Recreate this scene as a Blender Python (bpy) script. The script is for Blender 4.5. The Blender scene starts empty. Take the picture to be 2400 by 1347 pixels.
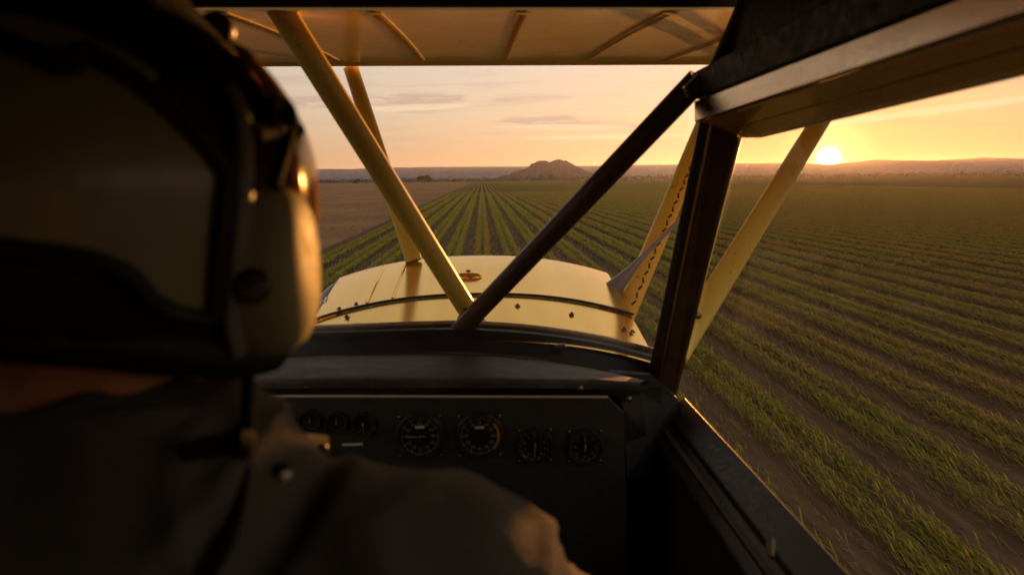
import bpy, bmesh, math, random
import numpy as np
from mathutils import Vector, Matrix, noise
from mathutils.bvhtree import BVHTree

random.seed(7); rng = np.random.default_rng(7)
scene = bpy.context.scene
COL = scene.collection
R = math.radians
H = 5.0                                   # eye height of the camera above the field

# ------------------------------------------------------------------ camera
FPX, PITCH, YAW, ROLL = 1564.0, R(9.28), R(2.45), R(0.64)
CAM = Vector((0, 0, H))
cF = Vector((math.sin(YAW)*math.cos(PITCH), math.cos(YAW)*math.cos(PITCH), -math.sin(PITCH)))
r0 = Vector((math.cos(YAW), -math.sin(YAW), 0)); u0 = r0.cross(cF)
cR = r0*math.cos(ROLL) - u0*math.sin(ROLL); cU = u0*math.cos(ROLL) + r0*math.sin(ROLL)
cam_data = bpy.data.cameras.new('camera'); cam = bpy.data.objects.new('camera', cam_data); COL.objects.link(cam)
m3 = Matrix((cR, cU, -cF)).transposed().to_4x4(); m3.translation = CAM
cam.matrix_world = m3
cam_data.sensor_width = 36.0; cam_data.lens = 36.0*FPX/2400.0
cam_data.clip_start = 0.02; cam_data.clip_end = 60000
cam_data.dof.use_dof = True; cam_data.dof.focus_distance = 5.0; cam_data.dof.aperture_fstop = 4.0
scene.camera = cam
def ray(px, py): return cF + cR*((px-1200)/FPX) + cU*((673.5-py)/FPX)
def at(px, py, Y):
    v = ray(px, py); return CAM + v*(Y/v.y)
def atx(px, py, X):
    v = ray(px, py); return CAM + v*(X/v.x)
def atz(px, py, Z):                       # Z measured from the camera height
    v = ray(px, py); return CAM + v*(Z/v.z)
def L(x, y, z): return Vector((x, y, H+z))   # aeroplane coordinates (eye at origin)

# ------------------------------------------------------------------ sky, sun, exposure
SUN_AZ, SUN_EL = R(27.55), R(1.20)
sun_dir = Vector((math.sin(SUN_AZ)*math.cos(SUN_EL), math.cos(SUN_AZ)*math.cos(SUN_EL), math.sin(SUN_EL)))
world = bpy.data.worlds.new('World'); scene.world = world; world.use_nodes = True
wt = world.node_tree; wt.nodes.clear()
class NT:
    """small helper around a node tree"""
    def __init__(s, tree): s.t = tree
    def n(s, typ, **kw):
        nd = s.t.nodes.new(typ)
        for k, v in kw.items():
            if k.startswith('i_'):
                key = k[2:]; key = int(key) if key.isdigit() else key.replace('_', ' ')
                s.put(nd.inputs[key], v)
            else: setattr(nd, k, v)
        return nd
    def put(s, sock, v):
        if isinstance(v, bpy.types.NodeSocket): s.t.links.new(v, sock)
        elif isinstance(v, bpy.types.Node): s.t.links.new(v.outputs[0], sock)
        else:
            if sock.type == 'RGBA' and hasattr(v, '__len__') and len(v) == 3: v = (*v, 1)
            sock.default_value = v
    def math(s, op, a, b=0.0, c=None, clamp=False):
        nd = s.t.nodes.new('ShaderNodeMath'); nd.operation = op; nd.use_clamp = clamp
        s.put(nd.inputs[0], a); s.put(nd.inputs[1], b)
        if c is not None: s.put(nd.inputs[2], c)
        return nd.outputs[0]
    def mix(s, f, a, b, mode='MIX'):
        nd = s.t.nodes.new('ShaderNodeMix'); nd.data_type = 'RGBA'; nd.blend_type = mode
        s.put(nd.inputs[0], f); s.put(nd.inputs[6], a); s.put(nd.inputs[7], b)
        return nd.outputs[2]
    def ramp(s, f, stops, interp='LINEAR'):
        nd = s.t.nodes.new('ShaderNodeValToRGB'); nd.color_ramp.interpolation = interp
        el = nd.color_ramp.elements
        while len(el) < len(stops): el.new(0.5)
        for e, (p, c) in zip(el, stops):
            e.position = p; e.color = (*c, 1) if len(c) == 3 else c
        s.put(nd.inputs[0], f); return nd.outputs[0]
    def maprange(s, v, a, b, c=0.0, d=1.0, smooth=False):
        nd = s.t.nodes.new('ShaderNodeMapRange'); nd.interpolation_type = 'SMOOTHSTEP' if smooth else 'LINEAR'
        for i, x in enumerate((v, a, b, c, d)): s.put(nd.inputs[i], x)
        return nd.outputs[0]
W = NT(wt)
tc = W.n('ShaderNodeTexCoord'); D = tc.outputs['Generated']
sky = W.n('ShaderNodeTexSky', sky_type='NISHITA', sun_disc=False)
sky.sun_elevation = SUN_EL; sky.sun_rotation = SUN_AZ; sky.air_density = 1.3; sky.dust_density = 3.0; sky.ozone_density = 1.0
sx = W.n('ShaderNodeSeparateXYZ', i_0=D)
el = W.math('ARCSINE', sx.outputs[2])                                   # elevation, radians
az = W.math('ARCTAN2', sx.outputs[0], sx.outputs[1])                    # from straight ahead to the right
dotn = W.n('ShaderNodeVectorMath', operation='DOT_PRODUCT', i_0=D, i_1=tuple(sun_dir)).outputs['Value']
ang = W.math('ARCCOSINE', W.math('MINIMUM', dotn, 0.9999999))           # angle from the sun, radians
SKY_GAIN = 1.0
# sunset air: peach at the horizon, pale cream higher, dim blue grey overhead
grad = W.ramp(W.maprange(el, R(-2), R(40)), [(0.0, (.50,.25,.13)), (0.055, (.54,.285,.140)), (0.095, (.52,.315,.175)), (0.17, (.50,.38,.275)), (0.27, (.48,.40,.345)), (0.55, (.50,.44,.39)), (1.0, (.49,.45,.42))])
warm = W.math('POWER', 2.718, W.math('MULTIPLY', ang, -1/R(13)))
away = W.maprange(ang, R(18), R(60), 1.0, 0.80, True)
base = W.mix(1.0, grad, W.ramp(away, [(0, (0,0,0)), (1, (1,1,1))]), 'MULTIPLY')
base = W.mix(W.math('MULTIPLY', warm, .45), base, (.54, .28, .08))
nish = W.mix(1.0, sky.outputs[0], (.5, .5, .5), 'MULTIPLY')
base = W.mix(0.06, base, nish)
# clouds: thin bands that stretch along the horizon and two small lens clouds
vec = W.n('ShaderNodeCombineXYZ', i_0=W.math('MULTIPLY', az, 5.0), i_1=W.math('MULTIPLY', el, 62.0))
nz = W.n('ShaderNodeTexNoise', i_Vector=vec, i_Scale=1.15, i_Detail=7.0, i_Roughness=.58, i_Distortion=.5).outputs[0]
band = W.maprange(nz, .50, .74, 0, 1, True)
bmask = W.math('MULTIPLY', W.maprange(el, R(1.2), R(2.6), 0, 1, True), W.maprange(el, R(6.5), R(12), 1, .25, True))
vec2 = W.n('ShaderNodeCombineXYZ', i_0=W.math('MULTIPLY', az, 20.0), i_1=W.math('MULTIPLY', el, 150.0))
nz2 = W.n('ShaderNodeTexNoise', i_Vector=vec2, i_Scale=1.0, i_Detail=6.0, i_Roughness=.6, i_Distortion=.8).outputs[0]
def lens(a0, e0, wa, we, tilt=0.0):
    da = W.math('SUBTRACT', az, R(a0)); de = W.math('SUBTRACT', W.math('SUBTRACT', el, R(e0)), W.math('MULTIPLY', da, tilt))
    q = W.math('ADD', W.math('POWER', W.math('ABSOLUTE', W.math('DIVIDE', da, R(wa))), 2.0), W.math('POWER', W.math('ABSOLUTE', W.math('DIVIDE', de, R(we))), 2.0))
    q = W.math('ADD', q, W.math('MULTIPLY', W.math('SUBTRACT', nz2, .5), 2.6))
    return W.maprange(q, .25, 1.5, 1, 0, True)
cl = lens(-5.6, 6.35, 4.2, .62, .03)
for a in ((5.9, 4.55, 4.4, .55, .0), (9.0, 4.2, 5.5, .25, -.03), (-13.0, 6.2, 4.5, .5, .02)):
    cl = W.math('MAXIMUM', cl, lens(*a))
streak = lens(36.0, 4.55, 16.0, .26, .085)
shade = W.math('MAXIMUM', W.math('MULTIPLY', W.math('MULTIPLY', band, bmask), .75), W.math('MULTIPLY', cl, .9))
ccol = W.mix(warm, (.37, .265, .205), (.54, .35, .19))
base = W.mix(shade, base, ccol)
lit = W.math('MULTIPLY', W.maprange(nz2, .48, .68, 0, 1, True), cl)
base = W.mix(W.math('MULTIPLY', lit, .45), base, (.66, .50, .34))
under = W.math('MAXIMUM', lens(-5.0, 5.85, 5.0, .26, .035), W.math('MAXIMUM', lens(7.0, 4.15, 5.5, .24, -.02), lens(10.5, 3.3, 7.0, .20, .0)))
base = W.mix(W.math('MULTIPLY', under, .55), base, (.64, .48, .31))          # lit undersides
base = W.mix(W.math('MULTIPLY', streak, .8), base, (.66, .50, .31))
# the sun and its aureole
def glow(w, amp, col):
    g = W.math('MULTIPLY', W.math('POWER', 2.718, W.math('MULTIPLY', W.math('POWER', W.math('DIVIDE', ang, R(w)), 2.0), -1.0)), amp)
    return W.mix(1.0, (0,0,0), W.n('ShaderNodeVectorMath', operation='SCALE', i_0=col, i_Scale=g).outputs[0], 'ADD')
tot = W.mix(1.0, base, glow(.44, 40.0, (1, .80, .45)), 'ADD')
tot = W.mix(1.0, tot, glow(1.9, 1.5, (1, .52, .13)), 'ADD')
tot = W.mix(1.0, tot, glow(6.0, .07, (1, .60, .15)), 'ADD')
bg = W.n('ShaderNodeBackground', i_Color=tot, i_Strength=1.0)
W.n('ShaderNodeOutputWorld', i_Surface=bg)

sl = bpy.data.lights.new('sun', 'SUN'); sl.energy = 5.0; sl.angle = R(0.6); sl.color = (1.0, .40, .09)
sun = bpy.data.objects.new('sun', sl); COL.objects.link(sun)
sun.rotation_euler = sun_dir.to_track_quat('Z', 'Y').to_euler(); sun.location = (0, 0, 60)

vs = scene.view_settings; scene.display_settings.display_device = 'sRGB'
vs.view_transform = 'Standard'; vs.look = 'None'; vs.exposure = 0.75; vs.gamma = 1.0; vs.use_curve_mapping = False
scene.render.engine = 'CYCLES'
cy = scene.cycles
cy.use_denoising = True; cy.denoiser = 'OPENIMAGEDENOISE'
cy.max_bounces = 6; cy.diffuse_bounces = 4; cy.glossy_bounces = 3; cy.transmission_bounces = 6; cy.transparent_max_bounces = 16; cy.volume_bounces = 0
cy.sample_clamp_indirect = 4.0; cy.caustics_reflective = False; cy.caustics_refractive = False

# ------------------------------------------------------------------ materials
MAT = {}
def new_mat(name):
    m = bpy.data.materials.new(name); m.use_nodes = True; m.node_tree.nodes.clear(); MAT[name] = m
    return NT(m.node_tree)
def finish(T, bsdf, disp=None, vol=None):
    o = T.n('ShaderNodeOutputMaterial')
    if bsdf is not None: T.put(o.inputs['Surface'], bsdf)
    if vol is not None: T.put(o.inputs['Volume'], vol)
def paint(name, c1, c2=None, rough=.4, rvar=.12, scale=6.0, stretch=(1,1,1), metallic=0.0, coat=0.0, bump=.0, bscale=60.0, spec=.5, sheen=0.0, lo=.35, hi=.68, wear=None):
    T = new_mat(name)
    g = T.n('ShaderNodeNewGeometry').outputs['Position']
    mp = T.n('ShaderNodeMapping', i_Vector=g, i_Scale=stretch)
    nz = T.n('ShaderNodeTexNoise', i_Vector=mp, i_Scale=scale, i_Detail=7.0, i_Roughness=.6).outputs[0]
    f = T.maprange(nz, lo, hi, 0, 1, True)
    col = T.mix(f, c1, c2 or c1)
    nf = T.n('ShaderNodeTexNoise', i_Vector=mp, i_Scale=scale*9, i_Detail=4.0, i_Roughness=.7).outputs[0]
    if wear:
        col = T.mix(T.maprange(nf, .60, .72, 0, .8, True), col, wear)
    rg = T.maprange(nf, .3, .7, max(.03, rough-rvar), rough+rvar)
    b = T.n('ShaderNodeBsdfPrincipled', i_Base_Color=col, i_Roughness=rg, i_Metallic=metallic)
    b.inputs['Coat Weight'].default_value = coat; b.inputs['Coat Roughness'].default_value = .12
    b.inputs['Specular IOR Level'].default_value = spec
    if sheen: b.inputs['Sheen Weight'].default_value = sheen
    if bump:
        nb = T.n('ShaderNodeTexNoise', i_Vector=mp, i_Scale=bscale, i_Detail=3.0).outputs[0]
        T.put(b.inputs['Normal'], T.n('ShaderNodeBump', i_Strength=bump, i_Distance=.01, i_Height=nb).outputs[0])
    finish(T, b); return MAT[name]
paint('yellow_paint', (.92,.57,.085), (.80,.48,.065), rough=.17, rvar=.01, scale=2.0, stretch=(3,.5,1), metallic=.74, bump=.0, spec=.4)
paint('strut_paint', (.88,.68,.13), (.82,.62,.11), rough=.40, scale=5.0, coat=.1, wear=(.40,.27,.05))
paint('wing_fabric', (.86,.60,.20), (.74,.49,.15), rough=.36, rvar=.1, scale=2.2, coat=.15, bump=.05, bscale=14.0)
paint('wing_tape', (.84,.58,.19), (.72,.48,.15), rough=.5, scale=20)
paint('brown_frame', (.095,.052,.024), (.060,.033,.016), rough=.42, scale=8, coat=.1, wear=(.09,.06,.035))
paint('rail_brown', (.86,.54,.12), (.76,.46,.09), rough=.30, rvar=.06, scale=6, stretch=(3,.6,3), coat=.3)
paint('rail_metal', (.62,.54,.44), (.52,.45,.36), rough=.22, rvar=.06, metallic=1.0, scale=5, stretch=(4,1,4))
paint('black_frame', (.020,.018,.016), (.014,.012,.011), rough=.45, scale=9, wear=(.05,.045,.04))
paint('aluminium', (.55,.52,.48), (.42,.40,.37), rough=.30, metallic=1.0, scale=5, stretch=(6,1,6))
paint('fairing_grey', (.34,.37,.46), (.27,.30,.38), rough=.38, metallic=.1, scale=7)
paint('flap_metal', (.07,.075,.09), (.03,.033,.04), rough=.30, metallic=.6, scale=6)
paint('dusty_vinyl', (.030,.028,.027), (.085,.075,.065), rough=.55, scale=5.0, stretch=(1.2,5,1), bump=.25, bscale=120, lo=.42, hi=.75, wear=(.13,.115,.10))
paint('panel_paint', (.026,.024,.020), (.018,.017,.014), rough=.5, scale=5, bump=.05, bscale=300)
paint('panel_edge', (.40,.36,.33), rough=.4, scale=5)
paint('black_plastic', (.012,.011,.010), (.020,.018,.016), rough=.38, scale=12)
paint('dial_black', (.010,.010,.010), rough=.35, scale=5)
paint('dial_mark', (.22,.20,.155), rough=.5, scale=30)
paint('dial_amber', (.45,.25,.02), rough=.5, scale=30)
paint('dial_green', (.15,.24,.05), rough=.5, scale=30)
paint('steel', (.26,.24,.22), (.16,.15,.135), rough=.35, metallic=1.0, scale=40)
paint('brass', (.75,.48,.22), (.55,.34,.15), rough=.35, metallic=1.0, scale=40)
paint('cloth', (.125,.117,.100), (.088,.082,.070), rough=.9, scale=9, bump=.35, bscale=420, spec=.1)
paint('cloth_trousers', (.05,.05,.055), (.035,.035,.04), rough=.85, scale=9, bump=.3, bscale=420)
paint('strap_web', (.012,.011,.010), (.008,.0075,.007), spec=.12, rough=.8, scale=30, bump=.3, bscale=500)
paint('skin', (.62,.29,.13), (.54,.24,.10), rough=.5, scale=18, bump=.08, bscale=200)
paint('band_grey', (.20,.185,.16), (.14,.13,.115), rough=.45, scale=20)
paint('helmet_cream', (.27,.265,.135), (.21,.205,.105), rough=.38, scale=5, coat=.15, wear=(.17,.16,.085))
paint('helmet_black', (.014,.012,.010), (.009,.008,.007), rough=.55, spec=.25, scale=7, wear=(.03,.026,.022))
paint('cup_cream', (.34,.31,.165), (.28,.255,.135), rough=.62, spec=.25, scale=8, wear=(.28,.24,.14))
paint('wall_dark', (.022,.018,.014), (.014,.012,.010), rough=.6, scale=6, wear=(.05,.035,.025))
paint('bark', (.07,.05,.035), (.04,.03,.02), rough=.9, scale=3)
def matte(name, c1, c2, scale, stretch=(1,1,1)):
    T = new_mat(name); g = T.n('ShaderNodeNewGeometry').outputs['Position']; mp = T.n('ShaderNodeMapping', i_Vector=g, i_Scale=stretch)
    nz = T.n('ShaderNodeTexNoise', i_Vector=mp, i_Scale=scale, i_Detail=7.0, i_Roughness=.6).outputs[0]
    finish(T, T.n('ShaderNodeBsdfDiffuse', i_Color=T.mix(T.maprange(nz, .35, .68, 0, 1, True), c1, c2), i_Roughness=.0))
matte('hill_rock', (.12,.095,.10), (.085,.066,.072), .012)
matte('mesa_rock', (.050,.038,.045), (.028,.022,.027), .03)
matte('far_field', (.060,.055,.022), (.085,.066,.03), .01, (3,.3,1))
#, (.14,.10,.10), (.095,.072,.075), rough=.95, scale=.012, spec=.1)
#, (.085,.078,.030), (.11,.085,.04), rough=.95, scale=.01, stretch=(3,.3,1), spec=.1)

def leaf_mat(name, cA, cB, cDry, dryamt=.5, nscale=.12, trans=.25, stretch=(1,.25,1)):
    T = new_mat(name)
    g = T.n('ShaderNodeNewGeometry').outputs['Position']
    oi = T.n('ShaderNodeObjectInfo').outputs['Random']
    mp = T.n('ShaderNodeMapping', i_Vector=g, i_Scale=stretch)
    n1 = T.n('ShaderNodeTexNoise', i_Vector=mp, i_Scale=nscale, i_Detail=5.0, i_Roughness=.6).outputs[0]
    n2 = T.n('ShaderNodeTexNoise', i_Vector=mp, i_Scale=nscale*40, i_Detail=3.0).outputs[0]
    col = T.mix(T.maprange(n2, .3, .7), cA, cB)
    px_ = T.n('ShaderNodeSeparateXYZ', i_0=g).outputs[0]      # the field is drier towards the right
    dry = T.maprange(T.math('ADD', T.math('ADD', n1, T.maprange(px_, 3, 34, 0, .15)), T.math('MULTIPLY', T.math('SUBTRACT', oi, .5), .16)), .46, .66, 0, dryamt, True)
    col = T.mix(dry, col, cDry)
    d = T.n('ShaderNodeBsdfDiffuse', i_Color=col)
    t = T.n('ShaderNodeBsdfTranslucent', i_Color=T.mix(.5, col, cB))
    finish(T, T.n('ShaderNodeMixShader', i_0=trans, i_1=d, i_2=t).outputs[0]); return MAT[name]
leaf_mat('crop_leaf', (.150,.160,.030), (.255,.245,.055), (.26,.17,.062), .75, .12, .48)
leaf_mat('tree_leaf', (.030,.036,.016), (.05,.052,.022), (.06,.045,.025), .4, .5)
leaf_mat('stubble', (.15,.095,.05), (.20,.13,.07), (.10,.065,.04), .6, .3)

def soil_mat(name, c1, c2, c3, stretch, scale):
    T = new_mat(name)
    g = T.n('ShaderNodeNewGeometry').outputs['Position']
    mp = T.n('ShaderNodeMapping', i_Vector=g, i_Scale=stretch)
    n1 = T.n('ShaderNodeTexNoise', i_Vector=mp, i_Scale=scale, i_Detail=8.0, i_Roughness=.65).outputs[0]
    n2 = T.n('ShaderNodeTexNoise', i_Vector=g, i_Scale=.05, i_Detail=4.0).outputs[0]
    col = T.mix(T.maprange(n1, .35, .65), c1, c2); col = T.mix(T.maprange(n2, .42, .62, 0, .8, True), col, c3)
    n3 = T.n('ShaderNodeTexNoise', i_Vector=mp, i_Scale=scale*7, i_Detail=4.0, i_Roughness=.7).outputs[0]
    b = T.n('ShaderNodeBsdfDiffuse', i_Color=col)
    T.put(b.inputs['Normal'], T.n('ShaderNodeBump', i_Strength=.6, i_Distance=.06, i_Height=T.math('ADD', n1, n3)).outputs[0])
    finish(T, b)
soil_mat('soil', (.055,.036,.025), (.115,.077,.050), (.085,.057,.038), (1, .06, 1), 4.0)
soil_mat('fallow', (.135,.076,.044), (.205,.120,.068), (.21,.138,.066), (1, .30, 1), 1.6)

def glass_mat(name, tint, veil, spec=1.0):
    T = new_mat(name)
    g = T.n('ShaderNodeNewGeometry').outputs['Position']
    n1 = T.n('ShaderNodeTexNoise', i_Vector=g, i_Scale=3.0, i_Detail=6.0, i_Roughness=.65).outputs[0]
    mp = T.n('ShaderNodeMapping', i_Vector=g, i_Scale=(30, 4, 40), i_Rotation=(0, .5, .3))
    n2 = T.n('ShaderNodeTexNoise', i_Vector=mp, i_Scale=6.0, i_Detail=2.0).outputs[0]
    dirt = T.math('ADD', T.maprange(n1, .45, .75, veil*.4, veil, True), T.maprange(n2, .70, .76, 0, veil*1.5, True))
    lw = T.n('ShaderNodeFresnel', i_IOR=1.35).outputs[0]
    tr = T.n('ShaderNodeBsdfTransparent', i_Color=tint)
    gl = T.n('ShaderNodeBsdfGlossy', i_Color=(1,1,1), i_Roughness=.02)
    a = T.n('ShaderNodeMixShader', i_0=T.math('MULTIPLY', lw, spec), i_1=tr, i_2=gl).outputs[0]
    dd = T.n('ShaderNodeBsdfTranslucent', i_Color=(.8,.75,.7))
    finish(T, T.n('ShaderNodeMixShader', i_0=dirt, i_1=a, i_2=dd).outputs[0])
glass_mat('windscreen_glass', (.96,.97,.95), .008)
glass_mat('window_glass', (.90,.83,.74), .010, .35)
T = new_mat('visor_amber')
tr = T.n('ShaderNodeBsdfTransparent', i_Color=(.99,.80,.50)); gl = T.n('ShaderNodeBsdfGlossy', i_Color=(1,.9,.7), i_Roughness=.16)
tl = T.n('ShaderNodeBsdfTranslucent', i_Color=(.9,.50,.12))
a = T.n('ShaderNodeMixShader', i_0=T.n('ShaderNodeFresnel', i_IOR=1.5).outputs[0], i_1=tr, i_2=gl).outputs[0]
finish(T, T.n('ShaderNodeMixShader', i_0=.30, i_1=a, i_2=tl).outputs[0])

# ------------------------------------------------------------------ mesh helpers
def mesh(name, verts, faces, smooth=False):
    me = bpy.data.meshes.new(name); me.from_pydata([tuple(v) for v in verts], [], faces); me.update()
    if smooth: me.polygons.foreach_set('use_smooth', [True]*len(me.polygons))
    return me
def place(name, me, mat, parent=None, label=None, **props):
    o = bpy.data.objects.new(name, me); COL.objects.link(o)
    if mat: me.materials.clear(); me.materials.append(MAT[mat])
    if parent is not None:
        o.parent = parent
        o.matrix_parent_inverse = root_inv(parent)
    if label: o['label'] = label
    for k, v in props.items(): o[k] = v
    return o
ROOTS = {}
def root_inv(p):
    return Matrix.Translation(-p.location) if p.type == 'EMPTY' else Matrix.Identity(4)   # parts are modelled in world coordinates
def empty(name, loc, label, cat, group=None):
    o = bpy.data.objects.new(name, None); COL.objects.link(o); o.location = loc; o.empty_display_size = .1
    o['label'] = label; o['category'] = cat
    if group: o['group'] = group
    return o
class MB:
    """collects shapes, then builds one mesh"""
    def __init__(s): s.v = []; s.f = []
    def add(s, v, f):
        k = len(s.v); s.v += [Vector(x) for x in v]; s.f += [tuple(i+k for i in q) for q in f]; return s
    def grid(s, P, closeu=False, closev=False):
        nu, nv = len(P), len(P[0]); v = [p for r_ in P for p in r_]; f = []
        for i in range(nu if closeu else nu-1):
            for j in range(nv if closev else nv-1):
                a, b = i, (i+1) % nu; c, d = j, (j+1) % nv
                f.append((a*nv+c, b*nv+c, b*nv+d, a*nv+d))
        return s.add(v, f)
    def prism(s, poly, off):
        n = len(poly); off = Vector(off); v = [Vector(p) for p in poly] + [Vector(p)+off for p in poly]
        f = [tuple(range(n-1, -1, -1)), tuple(range(n, 2*n))] + [(i, (i+1) % n, n+(i+1) % n, n+i) for i in range(n)]
        return s.add(v, f)
    def box(s, lo, hi):
        x0, y0, z0 = lo; x1, y1, z1 = hi
        return s.prism([(x0,y0,z0),(x1,y0,z0),(x1,y1,z0),(x0,y1,z0)], (0,0,z1-z0))
    def tube(s, pts, rad, n=16, flat=None, up=(0,1,0), cap=True):
        """swept tube; rad: number or list; flat=(a,b) scales the section along (side, up)"""
        pts = [Vector(p) for p in pts]; m = len(pts)
        rads = rad if hasattr(rad, '__len__') else [rad]*m
        P = []; upv = Vector(up)
        for i, p in enumerate(pts):
            t = (pts[min(i+1, m-1)] - pts[max(i-1, 0)]).normalized()
            sd = t.cross(upv)
            if sd.length < 1e-4: sd = t.cross(Vector((1, 0, .1)))
            sd.normalize(); u = sd.cross(t).normalized()
            fa, fb = flat or (1, 1)
            P.append([p + sd*(math.cos(k*math.tau/n)*rads[i]*fa) + u*(math.sin(k*math.tau/n)*rads[i]*fb) for k in range(n)])
        k0 = len(s.v); s.grid(P, closev=True)
        if cap:
            s.f.append(tuple(k0+k for k in range(n))); s.f.append(tuple(k0+(m-1)*n+k for k in reversed(range(n))))
        return s
    def lathe(s, prof, org, ax, n=24, sx=1.0, sy=1.0, ref=(0,0,1)):
        """prof: (radius, along axis) pairs"""
        ax = Vector(ax).normalized(); a = ax.cross(Vector(ref)).normalized(); b = ax.cross(a).normalized(); org = Vector(org)
        P = [[org + ax*h + a*(math.cos(k*math.tau/n)*r_*sx) + b*(math.sin(k*math.tau/n)*r_*sy) for k in range(n)] for r_, h in prof]
        return s.grid(P, closev=True)
    def mesh(s, name, smooth=False, bevel=0.0, segs=2, auto=None):
        me = mesh(name, s.v, s.f)
        if bevel or auto is not None:
            bm = bmesh.new(); bm.from_mesh(me)
            bmesh.ops.recalc_face_normals(bm, faces=bm.faces)
            if bevel:
                es = [e for e in bm.edges if len(e.link_faces) == 2 and e.calc_face_angle(0) > .5]
                bmesh.ops.bevel(bm, geom=es, offset=bevel, segments=segs, affect='EDGES', profile=.5, clamp_overlap=True)
            bm.to_mesh(me); bm.free()
        else:
            bm = bmesh.new(); bm.from_mesh(me); bmesh.ops.recalc_face_normals(bm, faces=bm.faces); bm.to_mesh(me); bm.free()
        if smooth:
            me.polygons.foreach_set('use_smooth', [True]*len(me.polygons))
            me.set_sharp_from_angle(angle=R(38))
        return me
def resample(ctrl, n):
    """Catmull-Rom through control points"""
    c = [Vector(p) for p in ctrl]; c = [c[0]*2-c[1]] + c + [c[-1]*2-c[-2]]; out = []
    segs = len(c)-3
    for i in range(n):
        t = i/(n-1)*segs; k = min(int(t), segs-1); t -= k
        p0, p1, p2, p3 = c[k:k+4]
        out.append(.5*((2*p1) + (p2-p0)*t + (2*p0-5*p1+4*p2-p3)*t*t + (3*p1-p0-3*p2+p3)*t**3))
    return out
def interp(x, xs, ys): return float(np.interp(x, xs, ys))

# ================================================================== THE SETTING
# ---- ground sheets
def sheet(name, x0, x1, y0, y1, z, mat, nx=1, ny=1, **p):
    mb = MB(); mb.grid([[(x0+(x1-x0)*i/nx, y0+(y1-y0)*j/ny, z) for j in range(ny+1)] for i in range(nx+1)])
    return place(name, mb.mesh(name), mat, **p)
FAR = 6400
sheet('ground', -FAR, FAR, -FAR, FAR, -.30, 'far_field', kind='structure')
ROW0, ROWD, XB = -.05, 1.95, -11.0
sheet('crop_soil', XB-.75, 175, -30, 1150, 0.0, 'soil', kind='structure')
# ---- fallow field: ploughed ridges running the same way
def fallow():
    ys = np.concatenate([np.arange(15, 90, 1.2), np.arange(90, 260, 4), np.linspace(260, 1150, 40)])
    xs = np.concatenate([np.arange(XB-.6, -75, -.2), np.linspace(-75.5, -900, 60)])
    X, Y = np.meshgrid(xs, ys, indexing='ij')
    Z = np.where(X > -75.3, .10*np.abs(np.sin((X)*math.pi/1.05))**.8 - .04, 0.0) + rng.normal(0, .02, X.shape)*(X > -75.3)
    Z += np.where(np.abs(np.mod(X, 6.3)-1) < .35, -.10, 0)*(X > -75.3)
    Z[0, :] = -.02
    v = np.stack([X.ravel(), Y.ravel(), Z.ravel()], 1); ny = len(ys)
    f = [(i*ny+j, i*ny+j+1, (i+1)*ny+j+1, (i+1)*ny+j) for i in range(len(xs)-1) for j in range(ny-1)]
    return mesh('fallow_field', v, f)
place('fallow_field', fallow(), 'fallow', kind='structure')
def blades(n, x, y, z, length, width, lay, spread):
    """n thin leaf blades as pairs of triangles; lay = how far they lie along the row"""
    a = rng.normal(0, spread, n) + np.where(rng.random(n) < .5, 0, math.pi)
    tilt = rng.uniform(.25, 1.15, n)*(1-lay) + lay*rng.uniform(.1, .55, n)
    ln = length*rng.uniform(.6, 1.35, n); w = width*rng.uniform(.6, 1.3, n)
    dx, dy, dz = np.sin(a)*np.cos(tilt), np.cos(a)*np.cos(tilt), np.sin(tilt)
    sxv, syv = np.cos(a), -np.sin(a)
    b = np.stack([x, y, z], 1); d = np.stack([dx, dy, dz], 1)*ln[:, None]; s = np.stack([sxv, syv, np.zeros(n)], 1)*w[:, None]
    drop = np.stack([np.zeros(n), np.zeros(n), -ln*.22], 1)
    v = np.stack([b-s*.4, b+s*.4, b+d*.6+s*.5, b+d*.6-s*.5, b+d+drop], 1).reshape(-1, 3)
    k = np.arange(n)*5
    return v, np.stack([k, k+1, k+2, k+3], 1), np.stack([k+3, k+2, k+4], 1)
sheet_st = None
def stubble_mesh():
    n = 16000; y = 20 + 120*rng.random(n)**1.4; x = XB-.8 - 60*rng.random(n)
    v, q, t = blades(n, x, y, np.full(n, .03), .22, .05, .5, .9)
    return mesh('stubble', v, q.tolist()+t.tolist())
place('stubble', stubble_mesh(), 'stubble', label='dry brown stubble scattered over the ploughed field on the left', category='stubble', kind='stuff')
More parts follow.
